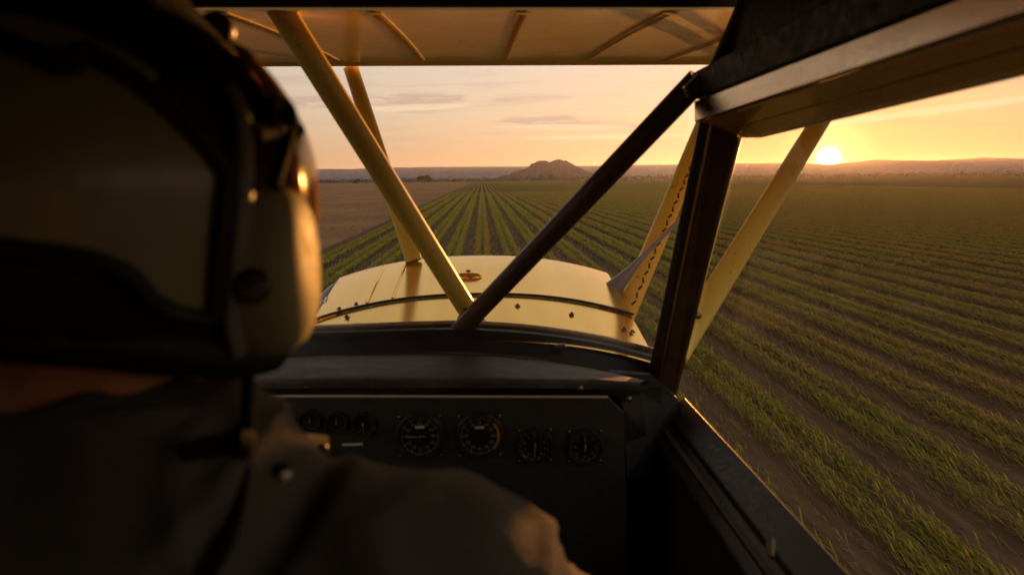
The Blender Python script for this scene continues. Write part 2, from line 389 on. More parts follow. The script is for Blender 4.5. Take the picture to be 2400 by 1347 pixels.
# ---- crop rows
def row_mesh(seed):
    ys = np.concatenate([np.arange(-12, 60, .22), np.arange(60, 160, .8), np.linspace(160, 1130, 150)])
    V, Fq = [], []
    prof = np.array([(-.55,-.02),(-.50,.06),(-.42,.15),(-.30,.18),(-.14,.10),(0,.03),(.14,.10),(.30,.18),(.42,.15),(.50,.06),(.55,-.02)])
    r_ = np.random.default_rng(seed); m = len(prof)
    for i, y in enumerate(ys):
        j = r_.normal(0, 1, m)*.022; j2 = r_.normal(0, 1, m)*.03
        V.append(np.stack([prof[:, 0]+j2*(.4 if y < 160 else .1), np.full(m, y), prof[:, 1]*(1+.25*math.sin(y*1.7+seed)*math.sin(y*.61))+j*(prof[:, 1] > 0)], 1))
    V = np.concatenate(V); n0 = len(ys)
    Fq = [(i*m+k, (i+1)*m+k, (i+1)*m+k+1, i*m+k+1) for i in range(n0-1) for k in range(m-1)]
    allv, allq, allt = [V], list(Fq), []
    base = len(V)
    for (y0, y1, dens, ln, w) in ((3, 34, 560, .36, .018), (34, 85, 220, .50, .045), (85, 240, 42, .70, .11)):
        n = int((y1-y0)*dens)
        side = np.where(r_.random(n) < .5, -1, 1)
        x = side*.31 + r_.normal(0, .125 if y0 < 30 else .10, n); far_ = r_.random(n) < (.06 if y0 < 30 else .02); x = np.where(far_, r_.uniform(-.97, .97, n), x)   # a few stray weeds between the beds
        y = y0 + (y1-y0)*r_.random(n)
        z = np.where(far_, 0.0, .05 + .10*r_.random(n))
        v, q, t = blades(n, x, y, z, ln, w, .80, .17)
        allv.append(v); allq += (q+base).tolist(); allt += (t+base).tolist(); base += len(v)
    me = mesh('crop_row', np.concatenate(allv), allq+allt)
    me.materials.append(MAT['crop_leaf']); me.materials.append(MAT['soil'])
    mi = np.zeros(len(me.polygons), dtype=np.int32); nb = len(Fq)
    yq = np.repeat(ys[:-1], m-1); mi[:nb] = (yq < 70).astype(np.int32)     # bare bed under the near plants, closed canopy beyond
    me.polygons.foreach_set('material_index', mi)
    return me
rows = [row_mesh(s) for s in (1, 2, 3)]
ks = list(range(-5, 84))
for i, k in enumerate(ks):
    o = bpy.data.objects.new('crop_row', rows[(k*7) % 3]); COL.objects.link(o)
    o.location = (ROW0 + ROWD*k, 0, 0); o.scale = (1 if k % 2 else -1, 1, 1)
    o['category'] = 'crop row'; o['group'] = 'crop rows running away to the horizon'
    ORD = ['', 'first', 'second', 'third', 'fourth', 'fifth', 'sixth', 'seventh', 'eighth', 'ninth', 'tenth']
    if k == 0: o['label'] = 'green double crop row that runs straight ahead towards the vanishing point'
    elif k == -5: o['label'] = 'outermost green crop row on the left, bordering the brown ploughed field'
    elif k < 0: o['label'] = ORD[-k]+' green crop row to the left of the one running straight ahead'
    elif k <= 10: o['label'] = ORD[k]+' green crop row to the right of the one running straight ahead'
    else: o['label'] = 'low green crop row far out on the right, beyond the tenth row'
# ---- hills
def hills():
    azs = np.radians(np.arange(-75, 80, .22)); n = len(azs)
    A = [-75,-40,-20,-14.9,-13,-11,-8,-5,0.8,4,9.7,13,16.7,20,23.2,25.5,27.6,29.3,30.7,32.5,34.7,36.2,37.5,39.6,45,60,80]
    E = [.75,.85,.90,.88,.93,.90,.99,1.02,1.00,.98,.97,1.0,.97,1.0,.97,.93,.80,.93,1.08,.98,.94,.99,1.06,.93,1.0,.9,.8]
    rs = [3700, 4000, 4300, 4550, 4750, 4900, 5000, 5120, 5400, 5800]; prof = [0, .07, .22, .45, .74, .93, 1, .96, .6, 0]
    P = []
    for a in azs:
        e = interp(math.degrees(a), A, E); h = math.tan(R(e))*5000 + H
        row = []
        for r_, p in zip(rs, prof):
            q = noise.fractal(Vector((math.degrees(a)*.9, r_*.004, 2)), .9, 2.0, 5)
            q2 = noise.fractal(Vector((math.degrees(a)*2.6, r_*.0015, 7)), .9, 2.0, 4)
            row.append((math.sin(a)*r_, math.cos(a)*r_, -.5 + h*p*(1 + (.22*q2+.12*q)*(1-p)*1.6 + .025*q)))
        P.append(row)
    return MB().grid(P).mesh('hills')
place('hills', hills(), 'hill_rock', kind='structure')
def mesa():
    # twin-topped hill: heightfield around its centre
    D0 = 1900.0; SC = D0/3000; a0 = R(5.55); c = Vector((math.sin(a0)*D0, math.cos(a0)*D0, 0)); u = Vector((math.cos(a0), -math.sin(a0), 0)); w = Vector((math.sin(a0), math.cos(a0), 0))
    px = [-330,-290,-240,-190,-135,-95,-75,-40,-10,15,35,60,85,120,170,225,290,330]
    ht = [0,1,7,17,34,40,58,72,72,71,77,79,72,56,34,15,3,0]
    N, M = 90, 40; P = []
    for i in range(N):
        s = -330 + 660*i/(N-1); h = interp(s, px, ht); row = []
        for j in range(M):
            t = -300 + 600*j/(M-1); fall = max(0, 1-(abs(t)/300)**1.5)
            hh = h*fall
            q = noise.fractal(Vector((s*.02, t*.008, 1)), .8, 2.0, 5)
            z = hh*(1 + .10*q*(1-hh/90)) + 4.5*q*min(1, hh/20)
            row.append(c + u*s*SC + w*t*SC + Vector((0, 0, z*SC*1.13-.45)))
        P.append(row)
    me = MB().grid(P).mesh('hill', smooth=False); return me
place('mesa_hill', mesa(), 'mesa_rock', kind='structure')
# ---- far hedge line and trees
def clump(mb, c, rx, rz, n, r_):
    for _ in range(n):
        d = Vector((r_.normal(), r_.normal(), r_.normal())).normalized()*(r_.random()**.4)
        p = Vector(c) + Vector((d.x*rx, d.y*rx, d.z*rz)); s = rx*.32*(.6+.8*r_.random())
        a = Vector((r_.normal(), r_.normal(), r_.normal())).normalized(); b = a.cross(Vector((r_.normal(), r_.normal(), r_.normal()))).normalized()
        mb.add([p-a*s, p-b*s*.7, p+a*s, p+b*s*.7], [(0, 1, 2, 3)])
def hedge():
    mb = MB(); r_ = np.random.default_rng(5)
    for i in range(760):
        a = -24 + 74*i/760; dist = 1230 + 60*r_.normal(); h = 5.6 + 1.6*abs(r_.normal()) + (2 if r_.random() < .08 else 0)
        x, y = math.sin(R(a))*dist, math.cos(R(a))*dist
        clump(mb, (x, y, h*.45), 3.0+1.4*r_.random(), h*.55, 16, r_)
    return mb.mesh('hedge')
place('hedge_line', hedge(), 'tree_leaf', label='dark hedge and scrub line along the far edge of the fields', category='hedge', kind='stuff')
def tree(px, py, dist, wide, tall, label, seed):
    r_ = np.random.default_rng(seed); v = ray(px, py); p = Vector((v.x/v.y*dist, dist, 0))
    t = empty('field_tree', p, label, 'tree', 'trees at the far edge of the fields')
    mb = MB().tube([p, p+Vector((.2, 0, tall*.25)), p+Vector((-.1, .2, tall*.6))], [wide*.05, wide*.035, wide*.02], 8)
    for k in range(4):
        a = k*1.6; mb.tube([p+Vector((0, 0, tall*.3)), p+Vector((math.cos(a)*wide*.28, math.sin(a)*wide*.28, tall*.6))], [wide*.022, wide*.01], 6)
    place('trunk', mb.mesh('trunk'), 'bark', t)
    cb = MB()
    for k in range(11):
        a = r_.random()*6.28; q = r_.random()**.6
        clump(cb, p+Vector((math.cos(a)*q*wide*.38, math.sin(a)*q*wide*.38, tall*(.5+.22*(1-q*q)+.1*r_.normal()))), wide*.2, tall*.24, 70, r_)
    place('crown', cb.mesh('crown'), 'tree_leaf', t)
tree(995, 424, 900, 19, 10, 'broad dark tree standing alone left of centre on the far field edge', 1)
tree(838, 428, 900, 11, 6.5, 'small round tree farthest left, nearest the brown ploughed field', 2)
tree(1271, 420, 1150, 10, 9.5, 'round tree below the mesa hill, left one of the pair', 3)
tree(1291, 420, 1150, 10, 10.5, 'round tree below the mesa hill, right and slightly taller one of the pair', 4)

# ================================================================== THE AEROPLANE
AP = empty('airplane', L(-.04, 1.5, -1.2), 'yellow propeller crop-spraying plane seen from inside its cabin, with struts and wing overhead', 'airplane')
def part(name, me, mat, label=None, parent=None): return place(name, me, mat, parent if parent is not None else AP, label)
CX = -.035
# ---- engine cowl, two skins with a seam between them
def deck_z(x, y):
    u = min(1.0, abs(x-CX)/.53); return interp(y, [1.80, 2.14, 2.45, 2.60], [-.445, -.378, -.322, -.300]) - .078*u**2.3
def cowl(y0, y1, ny, lip_front=False, lift=0.0):
    P = []
    ys = [y0+(y1-y0)*i/(ny-1) for i in range(ny)]
    prof = [(-1.0, -.85), (-1.02, -.45), (-1.02, -.20), (-1.01, -.06)]
    for y in ys:
        row = []; hw = interp(y, [1.8, 2.1, 2.6], [.525, .525, .528])
        e = deck_z(CX+.53, y)
        for s, dz in prof: row.append(L(CX+s*hw, y, e+dz+lift))
        n = 30
        for i in range(n+1):
            u = -1+2*i/n; x = CX+u*hw*.995; row.append(L(x, y, deck_z(CX+u*.53, y)+lift))
        for s, dz in reversed(prof): row.append(L(CX-s*hw, y, e+dz+lift))
        P.append(row)
    if lip_front:
        last = P[-1]; c = L(CX, y1, -.75)
        for k, (dy, sc, dn) in enumerate(((.012, .998, .003), (.022, .99, .012), (.026, .975, .03), (.02, .93, .07))):
            P.append([Vector((c.x+(p.x-c.x)*sc, p.y+dy, p.z-dn)) for p in last])
    me = MB().grid(P).mesh('cowl', smooth=True)
    return me
part('cowl_panel', cowl(2.150, 2.60, 14, True, .004), 'yellow_paint', 'front yellow engine cowl panel')
part('cowl_panel', cowl(1.80, 2.136, 10), 'yellow_paint', 'rear yellow cowl panel next to the windscreen')
part('cowl_seam', cowl(2.125, 2.160, 3, False, -.006), 'black_plastic')
# raised bead along the rear edge of the front panel
bead = [L(CX+u*.53, 2.150, deck_z(CX+u*.53, 2.15)+.005) for u in np.linspace(-1, 1, 40)]
part('cowl_bead', MB().tube(bead, .0045, 8, up=(0,1,0)).mesh('bead', smooth=True), 'black_plastic')
# hinge lines on the left of the cowl
for x0, nriv in ((-.385, 9), (-.30, 7)):
    pts = [L(x0+.012*(y-2.2), y, deck_z(x0, y)+.006) for y in np.linspace(2.17, 2.58, 12)]
    h = part('hinge_strip', MB().tube(pts, .0035, 6, flat=(1.3, .8), up=(0,0,1)).mesh('hinge_strip'), 'yellow_paint')
    for k in range(nriv):
        y = 2.19+.39*k/(nriv-1)
        part('hinge_knuckle', MB().box(L(x0-.003, y-.006, deck_z(x0, y)+.002), L(x0+.003, y+.006, deck_z(x0, y)+.0078)).mesh('hinge_knuckle', bevel=.002), 'yellow_paint', parent=h)
def fastener(px, py, y, r_=.0062):
    p = at(px, py, y); x = p.x; p.z = H+deck_z(x, y)+.001; n = Vector((0, -.17, 1))
    f = part('fastener', MB().lathe([(r_*1.5, 0), (r_*1.5, .002), (r_*.8, .003), (r_*.75, .007), (0.0001, .009)], p, n, 14).mesh('fastener', smooth=True), 'steel')
for a in ((1213, 706, 2.06), (1340, 726, 2.03), (1463, 770, 2.00), (1482, 778, 1.99), (795, 716, 2.19), (835, 708, 2.19), (812, 728, 2.09), (1132, 752, 1.94)): fastener(*a)
# filler cap with its handle
p = at(1098, 655, 2.33); p.z = H+deck_z(p.x, 2.33)
cap = part('filler_cap', MB().lathe([(.056, 0), (.056, .003), (.050, .004), (.047, .012), (.036, .018), (.018, .021), (.0001, .022)], p, (0, -.2, 1), 28, sx=1.0, sy=.55).mesh('filler_cap', smooth=True), 'yellow_paint')
part('cap_latch', MB().lathe([(.009, 0), (.009, .006), (.004, .009), (.0001, .010)], p+Vector((0, .004, .019)), (0, -.2, 1), 12).mesh('cap_latch', smooth=True), 'steel', parent=cap)
# dark cooling flaps on the left flank
for (y0, y1, z0, dx) in ((2.44, 2.62, -.445, .13), (2.24, 2.42, -.475, .12)):
    P = []
    for i in range(9):
        t = i/8; y = y0+(y1-y0)*t
        P.append([L(CX-.522-dx*math.sin(s*1.5)-.0, y, z0+.05*t+.035*math.sin(t*3.14) - .17*s**1.3) for s in np.linspace(0, 1.1, 10)])
    mb = MB().grid(P); 
    fl = part('cooling_flap', mb.mesh('cooling_flap', smooth=True), 'flap_metal')
    md = fl.modifiers.new('thickness', 'SOLIDIFY'); md.thickness = .006
    part('flap_edge', MB().tube([q[0]+Vector((-.0, 0, .002)) for q in P], .0035, 6).mesh('flap_edge'), 'aluminium', parent=fl)
# probe with its flared grey fairing on the right flank
pts = resample([at(1412, 700, 2.44), at(1440, 674, 2.43), at(1474, 638, 2.42), at(1510, 598, 2.42), at(1550, 557, 2.45), at(1592, 516, 2.48), at(1640, 470, 2.52)], 26)
rad = np.interp(np.linspace(0, 1, 26), [0, .1, .22, .36, .5, .7, 1], [.040, .038, .030, .017, .009, .008, .007])
part('air_probe', MB().tube(pts, list(rad), 18, flat=(1, .8)).mesh('air_probe', smooth=True), 'fairing_grey', 'grey flared probe on the right side of the cowl')
# ---- upper wing
def wing():
    xs = np.unique(np.concatenate([np.linspace(-6, -2, 40), np.linspace(-2, 2.2, 110), np.linspace(2.2, 6, 38)])); P = []
    ribs = 0.33
    prof = []   # (y, z, is_bottom) closed section from the trailing edge along the bottom to the nose and back
    for t in np.linspace(0, 1, 22): prof.append((1.52+1.36*t, .470 - .052*1.39*(1-t) - .020*(1.39*(1-t))**2 + (.008*max(0, t-.95)/.05), 1-abs(2*t-1)**4))
    for a in np.linspace(-1.25, 1.57, 9): prof.append((2.88+.045*math.cos(a), .506+.045*math.sin(a), 0))
    for t in np.linspace(.05, 1, 14): prof.append((2.88-1.36*t, .551+.06*math.sin(t*math.pi*.8)**.7*(1-t*.6)-.175*t*t, 0))
    for x in xs:
        ph = math.sin((x-.10)*math.pi/ribs)**2
        P.append([L(x, y, z + .0015*ph*b + .0016*b*noise.noise(Vector((x*2.3, y*1.6, 3)))) for y, z, b in prof])
    mb = MB().grid(P, closev=True); n = len(prof)
    mb.f.append(tuple(range(n))); mb.f.append(tuple(len(xs)*n-1-i for i in range(n)))
    me = mb.mesh('wing', smooth=True); return me, prof, ribs
wm, wprof, ribs = wing()
wg = part('upper_wing', wm, 'wing_fabric', 'golden fabric-covered upper wing seen from below')
def wing_under(y): return interp(y, [q[0] for q in wprof[:22]], [q[1] for q in wprof[:22]])
sb = MB()
for k in range(-4, 5):
    x = .10+ribs*k
    P = [[L(x+s, y, wing_under(y)-.0016) for s in (-.016, .016)] for y in np.linspace(1.55, 2.83, 16)]
    tp = part('rib_tape', MB().grid(P).mesh('rib_tape'), 'wing_tape', parent=wg)
    md = tp.modifiers.new('thickness', 'SOLIDIFY'); md.thickness = .0008
    for y in np.arange(1.6, 2.80, .038):
        z = wing_under(y)-.002; sb.tube([L(x-.010, y, z), L(x, y+.004, z-.001), L(x+.010, y, z)], .0018, 5)
part('rib_stitching', sb.mesh('rib_stitching'), 'wing_tape', parent=wg)['kind'] = 'stuff'
# ---- struts
def strut(name, p0, p1, w, thick, mat, label=None, n=18, side=None, taper=1.0):
    p0, p1 = Vector(p0), Vector(p1); t = (p1-p0).normalized(); view = ((p0+p1)/2-CAM).normalized()
    sd = t.cross(view).normalized(); u = sd.cross(t).normalized(); P = []
    for q, sc in ((0, 1.0), (.04, 1.0), (.5, (1+taper)/2), (.96, taper), (1, taper)):
        c = p0.lerp(p1, q); P.append([c + sd*(math.cos(k*math.tau/n)*w/2*sc) + u*(math.sin(k*math.tau/n)*thick/2*sc) for k in range(n)])
    mb = MB().grid(P, closev=True); mb.f += [tuple(range(n)), tuple(4*n+k for k in reversed(range(n)))]
    return part(name, mb.mesh(name, smooth=True), mat, label)
LE = .466
sFL = strut('cabane_strut', at(970, 612, 2.55), atz(822, 158, LE), .063, .032, 'strut_paint', 'yellow streamlined strut from cowl to wing on the left')
sA = strut('cabane_strut', at(1462, 745, 2.38), atz(1712, 150, LE), .076, .034, 'strut_paint', 'yellow perforated strut right of the cowl')
sB = strut('wing_strut', at(1585, 830, 1.95), atz(2003, 152, LE), .078, .038, 'strut_paint', 'long yellow strut outside the right window', taper=.95)
refl_bar = strut('wing_strut', at(1597, 800, 2.00), atz(1768, 152, LE), .050, .030, 'strut_paint', 'slim yellow bar standing in for a reflection beside the right door post', taper=1.0)  # bar added in place of a reflection in the glass beside the post
# lacing along the perforated strut
p0, p1 = at(1462, 745, 2.38), atz(1712, 150, LE); t = (p1-p0).normalized(); vw = ((p0+p1)/2-CAM).normalized(); sd = t.cross(vw).normalized()
lace = MB()
for k in range(34):
    q = p0.lerp(p1, .06+.86*k/33) - sd*.012 - vw*.0185
    if q.x: lace.tube([q-t*.010-sd*(.004 if k % 2 else -.004), q+t*.010+sd*(.004 if k % 2 else -.004)], .0035, 5)
part('strut_lacing', lace.mesh('strut_lacing'), 'black_plastic', parent=sA)['kind'] = 'stuff'
part('strut_bolt', MB().lathe([(.012, 0), (.012, .006), (.006, .010), (.0001, .012)], at(1627, 734, 2.03)-Vector((0, .03, 0)), (0, -1, 0), 12).mesh('strut_bolt'), 'steel', parent=sB)
pl = atz(822, 158, LE)
part('strut_fitting', MB().lathe([(.055, 0), (.055, -.005), (.042, -.010), (.036, -.018)], pl+Vector((0, -.03, -.012)), (0, 0, 1), 18).mesh('strut_fitting', smooth=True), 'strut_paint', parent=sFL)
# ---- windscreen V braces
Vp = at(1097, 752, 1.90)
mbL = MB().tube([at(1108, 745, 1.935), at(636, -12, 1.555)], [.0295, .0305], 24)
part('windscreen_brace', mbL.mesh('brace', smooth=True), 'strut_paint', 'thick yellow diagonal tube crossing the windscreen')
mbR = MB().tube([at(1062, 790, 1.875), at(1638, 186, 1.44)], [.0265, .0265], 24)
part('windscreen_brace', mbR.mesh('brace', smooth=True), 'brown_frame', 'dark diagonal tube crossing the windscreen')  # dark brown colour stands in for the unlit side of this tube
b = MB().tube([at(1093, 722, 1.885), at(1098, 760, 1.875), at(1096, 806, 1.845)], [.010, .012, .009], 10)
b.lathe([(.024, 0), (.030, .006), (.030, .018), (.024, .024)], at(1095, 752, 1.878), (0, -1, 0), 16)
part('brace_clamp', b.mesh('brace_clamp', smooth=True), 'black_frame')
# clamp at the top right
part('brace_clamp', MB().prism([at(1598, 205, 1.43), at(1640, 165, 1.43), at(1642, 205, 1.43), at(1604, 232, 1.43)], (0, -.02, 0)).mesh('brace_clamp', bevel=.002), 'aluminium')
# ---- windscreen base frame, an arched black band
prof = [(540, 800), (640, 785), (690, 780), (850, 774), (1000, 769), (1100, 768), (1250, 778), (1400, 800), (1520, 829), (1560, 842)]
top = resample([at(a, b_, 1.84) for a, b_ in prof], 40)
bot = resample([at(a, c, 1.78) for a, c in ((540, 848), (640, 840), (690, 836), (850, 829), (1000, 826), (1100, 826), (1250, 836), (1400, 862), (1520, 905), (1560, 925))], 40)
mb = MB().grid([[t_+Vector((0, .05, -.004)), t_, t_*.97+b_*.03+Vector((0, -.012, 0)), t_*.55+b_*.45+Vector((0, -.010, 0)), b_, b_+Vector((0, .06, -.02))] for t_, b_ in zip(top, bot)])
part('windscreen_sill', mb.mesh('windscreen_sill', smooth=True), 'black_frame')
part('windscreen_trim', MB().tube([q+Vector((0, .03, .0035)) for q in top], .006, 6, flat=(.6, 2.2), up=(0,0,1)).mesh('windscreen_trim', smooth=True), 'rail_metal')
part('sill_clip', MB().prism([at(1300, 806, 1.79), at(1322, 804, 1.79), at(1328, 812, 1.79), at(1318, 818, 1.79), at(1300, 814, 1.79)], (0, -.012, 0)).mesh('sill_clip', bevel=.002), 'steel')
# ---- glare shield
P = []
far = resample([at(a, b_, 1.775) for a, b_ in ((440, 846), (580, 839), (800, 830), (1100, 829), (1300, 846), (1450, 880), (1530, 905))], 30)
near = resample([at(a, b_, 1.55) for a, b_ in ((440, 892), (580, 890), (800, 888), (1100, 888), (1300, 889), (1450, 892), (1500, 896))], 30)
for a, b_ in zip(far, near):
    P.append([a.lerp(b_, q)+Vector((0, 0, .010*math.sin(q*3.14)+.0025*noise.noise(Vector((a.x*14, q*5, 0))))) for q in np.linspace(0, 1, 12)] + [b_+Vector((0, -.008, -.006)), b_+Vector((0, -.006, -.020)), b_+Vector((0, .03, -.024))])
part('glare_shield', MB().grid(P).mesh('glare_shield', smooth=True), 'dusty_vinyl', 'dusty scuffed black cover above the instrument panel')
# ---- instrument panel
PY = 1.52
pp = [at(300, 930, PY), at(1425, 930, PY), at(1462, 966, PY), at(1475, 1420, PY), at(300, 1420, PY)]
part('instrument_panel', MB().prism(pp, (0, .012, 0)).mesh('panel', bevel=.0025), 'panel_paint')
part('panel_edge', MB().tube([at(300, 928, PY), at(800, 928, PY), at(1425, 930, PY)], .0032, 6).mesh('panel_edge'), 'panel_edge')
part('panel_hood', MB().grid([[at(x, 896, 1.60), at(x, 926, 1.60)] for x in (300, 700, 1100, 1500)]).mesh('panel_hood'), 'black_plastic')
def text_mesh(txt, size, p, mat, parent, name='numeral'):
    cu = bpy.data.curves.new('t', 'FONT'); cu.body = txt; cu.size = size; cu.align_x = 'CENTER'; cu.align_y = 'CENTER'; cu.resolution_u = 2
    ob = bpy.data.objects.new('t', cu); COL.objects.link(ob)
    me = bpy.data.meshes.new_from_object(ob.evaluated_get(bpy.context.evaluated_depsgraph_get())); bpy.data.objects.remove(ob)
    M = Matrix.Translation(p) @ Matrix.Rotation(R(90), 4, 'X'); me.transform(M)
    return part(name, me, mat, parent=parent)
def gauge(px, py, rpx, marks, nums, needle, name, label, arcs=(), needle_mat='dial_mark', screws=False):
    pn = (pp[1]-pp[0]).cross(pp[4]-pp[0]); v = ray(px, py); c = CAM + v*((pp[0]-CAM).dot(pn)/v.dot(pn)) - Vector((0, .003, 0)); r_ = rpx/FPX*PY*1.02
    g = part(name, MB().lathe([(r_*1.00, .004), (r_*1.18, .002), (r_*1.20, -.004), (r_*1.10, -.012), (r_*1.02, -.012), (r_*.99, -.004)], c, (0, 1, 0), 36).mesh(name, smooth=True), 'black_plastic', label)
    part('dial_face', MB().lathe([(.0001, 0), (r_*1.02, 0)], c-Vector((0, .001, 0)), (0, 1, 0), 32).mesh('dial_face'), 'dial_black', parent=g)
    tk = MB()
    for k in range(marks):
        a = k*math.tau/marks; big = k % max(1, marks//12) == 0; d = Vector((math.sin(a), 0, math.cos(a))); s = Vector((math.cos(a), 0, -math.sin(a)))
        w = r_*(.022 if big else .012); i0 = .78 if big else .85
        tk.add([c+d*r_*i0-s*w, c+d*r_*i0+s*w, c+d*r_*.95+s*w, c+d*r_*.95-s*w], [(0, 1, 2, 3)])
    for v in tk.v: v.y -= .0025
    part('tick_marks', tk.mesh('tick_marks'), 'dial_mark', parent=g)['kind'] = 'stuff'
    for k, s_ in enumerate(nums):
        a = k*math.tau/len(nums); text_mesh(s_, r_*.22, c+Vector((math.sin(a)*r_*.64, -.0025, math.cos(a)*r_*.64)), 'dial_mark', g)
    for a0, a1, mt in arcs:
        part('dial_arc', MB().grid([[c+Vector((math.sin(a)*r_*q, -.0028, math.cos(a)*r_*q)) for q in (.86, .98)] for a in np.radians(np.linspace(a0, a1, 12))]).mesh('dial_arc'), mt, parent=g)
    if needle is not None:
        a = R(needle); d = Vector((math.sin(a), 0, math.cos(a))); s = Vector((math.cos(a), 0, -math.sin(a)))
        q = c-Vector((0, .005, 0))
        part('needle', MB().prism([q-d*r_*.25-s*r_*.03, q-d*r_*.25+s*r_*.03, q+d*r_*.62+s*r_*.012, q+d*r_*.62-s*r_*.012], (0, -.001, 0)).mesh('needle'), needle_mat, parent=g)
        part('needle_hub', MB().lathe([(r_*.09, 0), (r_*.09, -.004), (.0001, -.005)], q, (0, 1, 0), 12).mesh('hub'), 'steel', parent=g)
    if screws:
        for sx_ in (-1, 1):
            for sz in (-1, 1):
                part('screw', MB().lathe([(.004, 0), (.004, -.003), (.0001, -.004)], c+Vector((sx_*r_*.98, 0, sz*r_*.98)), (0, 1, 0), 10).mesh('screw'), 'steel', parent=g)
    return g
gauge(650, 978, 22, 24, [], 50, 'small_gauge', 'small round gauge half hidden behind the pilot')
gauge(728, 983, 23, 24, [], 0, 'small_gauge', 'small round gauge with an upright needle')
gauge(790, 987, 23, 24, [], 5, 'small_gauge', 'small round gauge second from the big dials')
gauge(852, 992, 26, 24, [], 178, 'small_gauge', 'small dim round gauge nearest the big dials')
n12 = ['60', '80', '10', '12', '14', '16', '18', '20', '22', '24', '20', '40']
g1 = gauge(985, 1020, 50, 60, ['60', '70', '80', '90', '10', '11', '12', '13', '14', '20', '40', '50'], -90, 'large_gauge', 'large dial with a white needle pointing left', screws=True)
g2 = gauge(1124, 1019, 50, 60, ['15', '20', '25', '30', '35', '40', '45', '50', '55', '60', '5', '10'], None, 'large_gauge', 'large dial with an amber arc on its right rim', arcs=((48, 105, 'dial_amber'), (105, 135, 'dial_green')), screws=True)
for g_, c in ((g1, at(984, 1000, 1.50)), (g2, at(1124, 1001, 1.50))):
    part('dial_plate', MB().box(c+Vector((-.011, -.0012, -.003)), c+Vector((.011, 0, .003))).mesh('dial_plate'), 'panel_edge', parent=g_)
gauge(1253, 1042, 39, 40, ['0', '1', '2', '3', '4', '5', '6', '7', '8', '9'], 180, 'round_gauge', 'middle-sized dial left of the last one', arcs=((215, 235, 'dial_green'),), screws=True)
gauge(1370, 1044, 39, 40, ['0', '3', '6', '9', '12', '15', '18', '21'], 0, 'round_gauge', 'middle-sized dial at the right end of the panel', screws=True)
part('placard', MB().box(at(802, 1044, 1.50)+Vector((0, -.0015, 0)), at(850, 1037, 1.50)).mesh('placard'), 'panel_edge')
# firewall behind and below
part('firewall', MB().box(L(-.64, 1.70, -1.2), L(.47, 1.72, -.56)).mesh('firewall'), 'wall_dark')
# ---- right door post (A-pillar): three-faced extrusion leaning back
pt = [atx(1640, 280, .46), atx(1665, 285, .475), atx(1690, 300, .505), atx(1735, 322, .535)]
pb = [atx(1514, 900, .46), atx(1540, 905, .475), atx(1560, 915, .505), atx(1578, 960, .535)]
def post(i, j, d, name, mat, bev=.004, grow=0.0):
    a, b_, c, e = pt[i], pt[j], pb[j], pb[i]
    poly_t = [a, b_, b_+Vector(d), a+Vector(d)]; poly_b = [e, c, c+Vector(d), e+Vector(d)]
    mb = MB(); mb.add(poly_t+poly_b, [(0, 1, 2, 3), (7, 6, 5, 4), (0, 4, 5, 1), (1, 5, 6, 2), (2, 6, 7, 3), (3, 7, 4, 0)])
    return part(name, mb.mesh(name, bevel=bev), mat)
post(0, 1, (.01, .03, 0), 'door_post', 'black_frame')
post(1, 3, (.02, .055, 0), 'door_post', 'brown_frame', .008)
part('post_trim', MB().tube([pt[1]+Vector((.001, -.004, 0)), pb[1]+Vector((.001, -.004, 0))], .0035, 6).mesh('post_trim'), 'brass')
# ---- cantrail beam above the door window
Yf, Yr = 1.44, -.55
def beam(sec_f, sec_r, name, mat, bev=.003, label=None):
    mb = MB(); n = len(sec_f); mb.add(list(sec_f)+list(sec_r), [tuple(range(n)), tuple(range(2*n-1, n-1, -1))] + [(i, n+i, n+(i+1) % n, (i+1) % n) for i in range(n)])
    return part(name, mb.mesh(name, bevel=bev), mat, label)
A_, B_, C_, D_ = (.447, .215), (.455, .158), (.470, .117), (.540, .074)
Dr = (.540, .140)
beam([L(.447, Yf, .215), L(.455, Yf, .160), L(.52, Yf, .160), L(.52, Yf, .215)], [L(.447, Yr, .235), L(.455, Yr, .178), L(.52, Yr, .178), L(.52, Yr, .235)], 'roof_rail', 'wall_dark')
beam([L(.455, Yf+.01, .158), L(.457, Yf+.01, .114), L(.52, Yf+.01, .114), L(.52, Yf+.01, .158)], [L(.455, Yr, .175), L(.456, Yr, .153), L(.52, Yr, .153), L(.52, Yr, .175)], 'rail_strip', 'rail_metal', .003, 'dull metal strip along the roof rail')
beam([L(.459, Yf, .112), L(.505, Yf, .093), L(.56, Yf, .093), L(.56, Yf, .112)], [L(.459, Yr, .152), L(.505, Yr, .150), L(.56, Yr, .150), L(.56, Yr, .152)], 'window_header', 'rail_brown')
beam([L(.507, Yf-.02, .093), L(.543, Yf-.05, .077), L(.58, Yf-.05, .077), L(.58, Yf-.02, .093)], [L(.507, Yr, .146), L(.543, Yr, .147), L(.58, Yr, .147), L(.58, Yr, .149)], 'window_header', 'rail_brown')
part('rail_bolt', MB().lathe([(.009, 0), (.009, -.004), (.005, -.008), (.0001, -.009)], L(.459, 1.36, .137), (1, 0, .3), 8).mesh('rail_bolt'), 'black_frame')
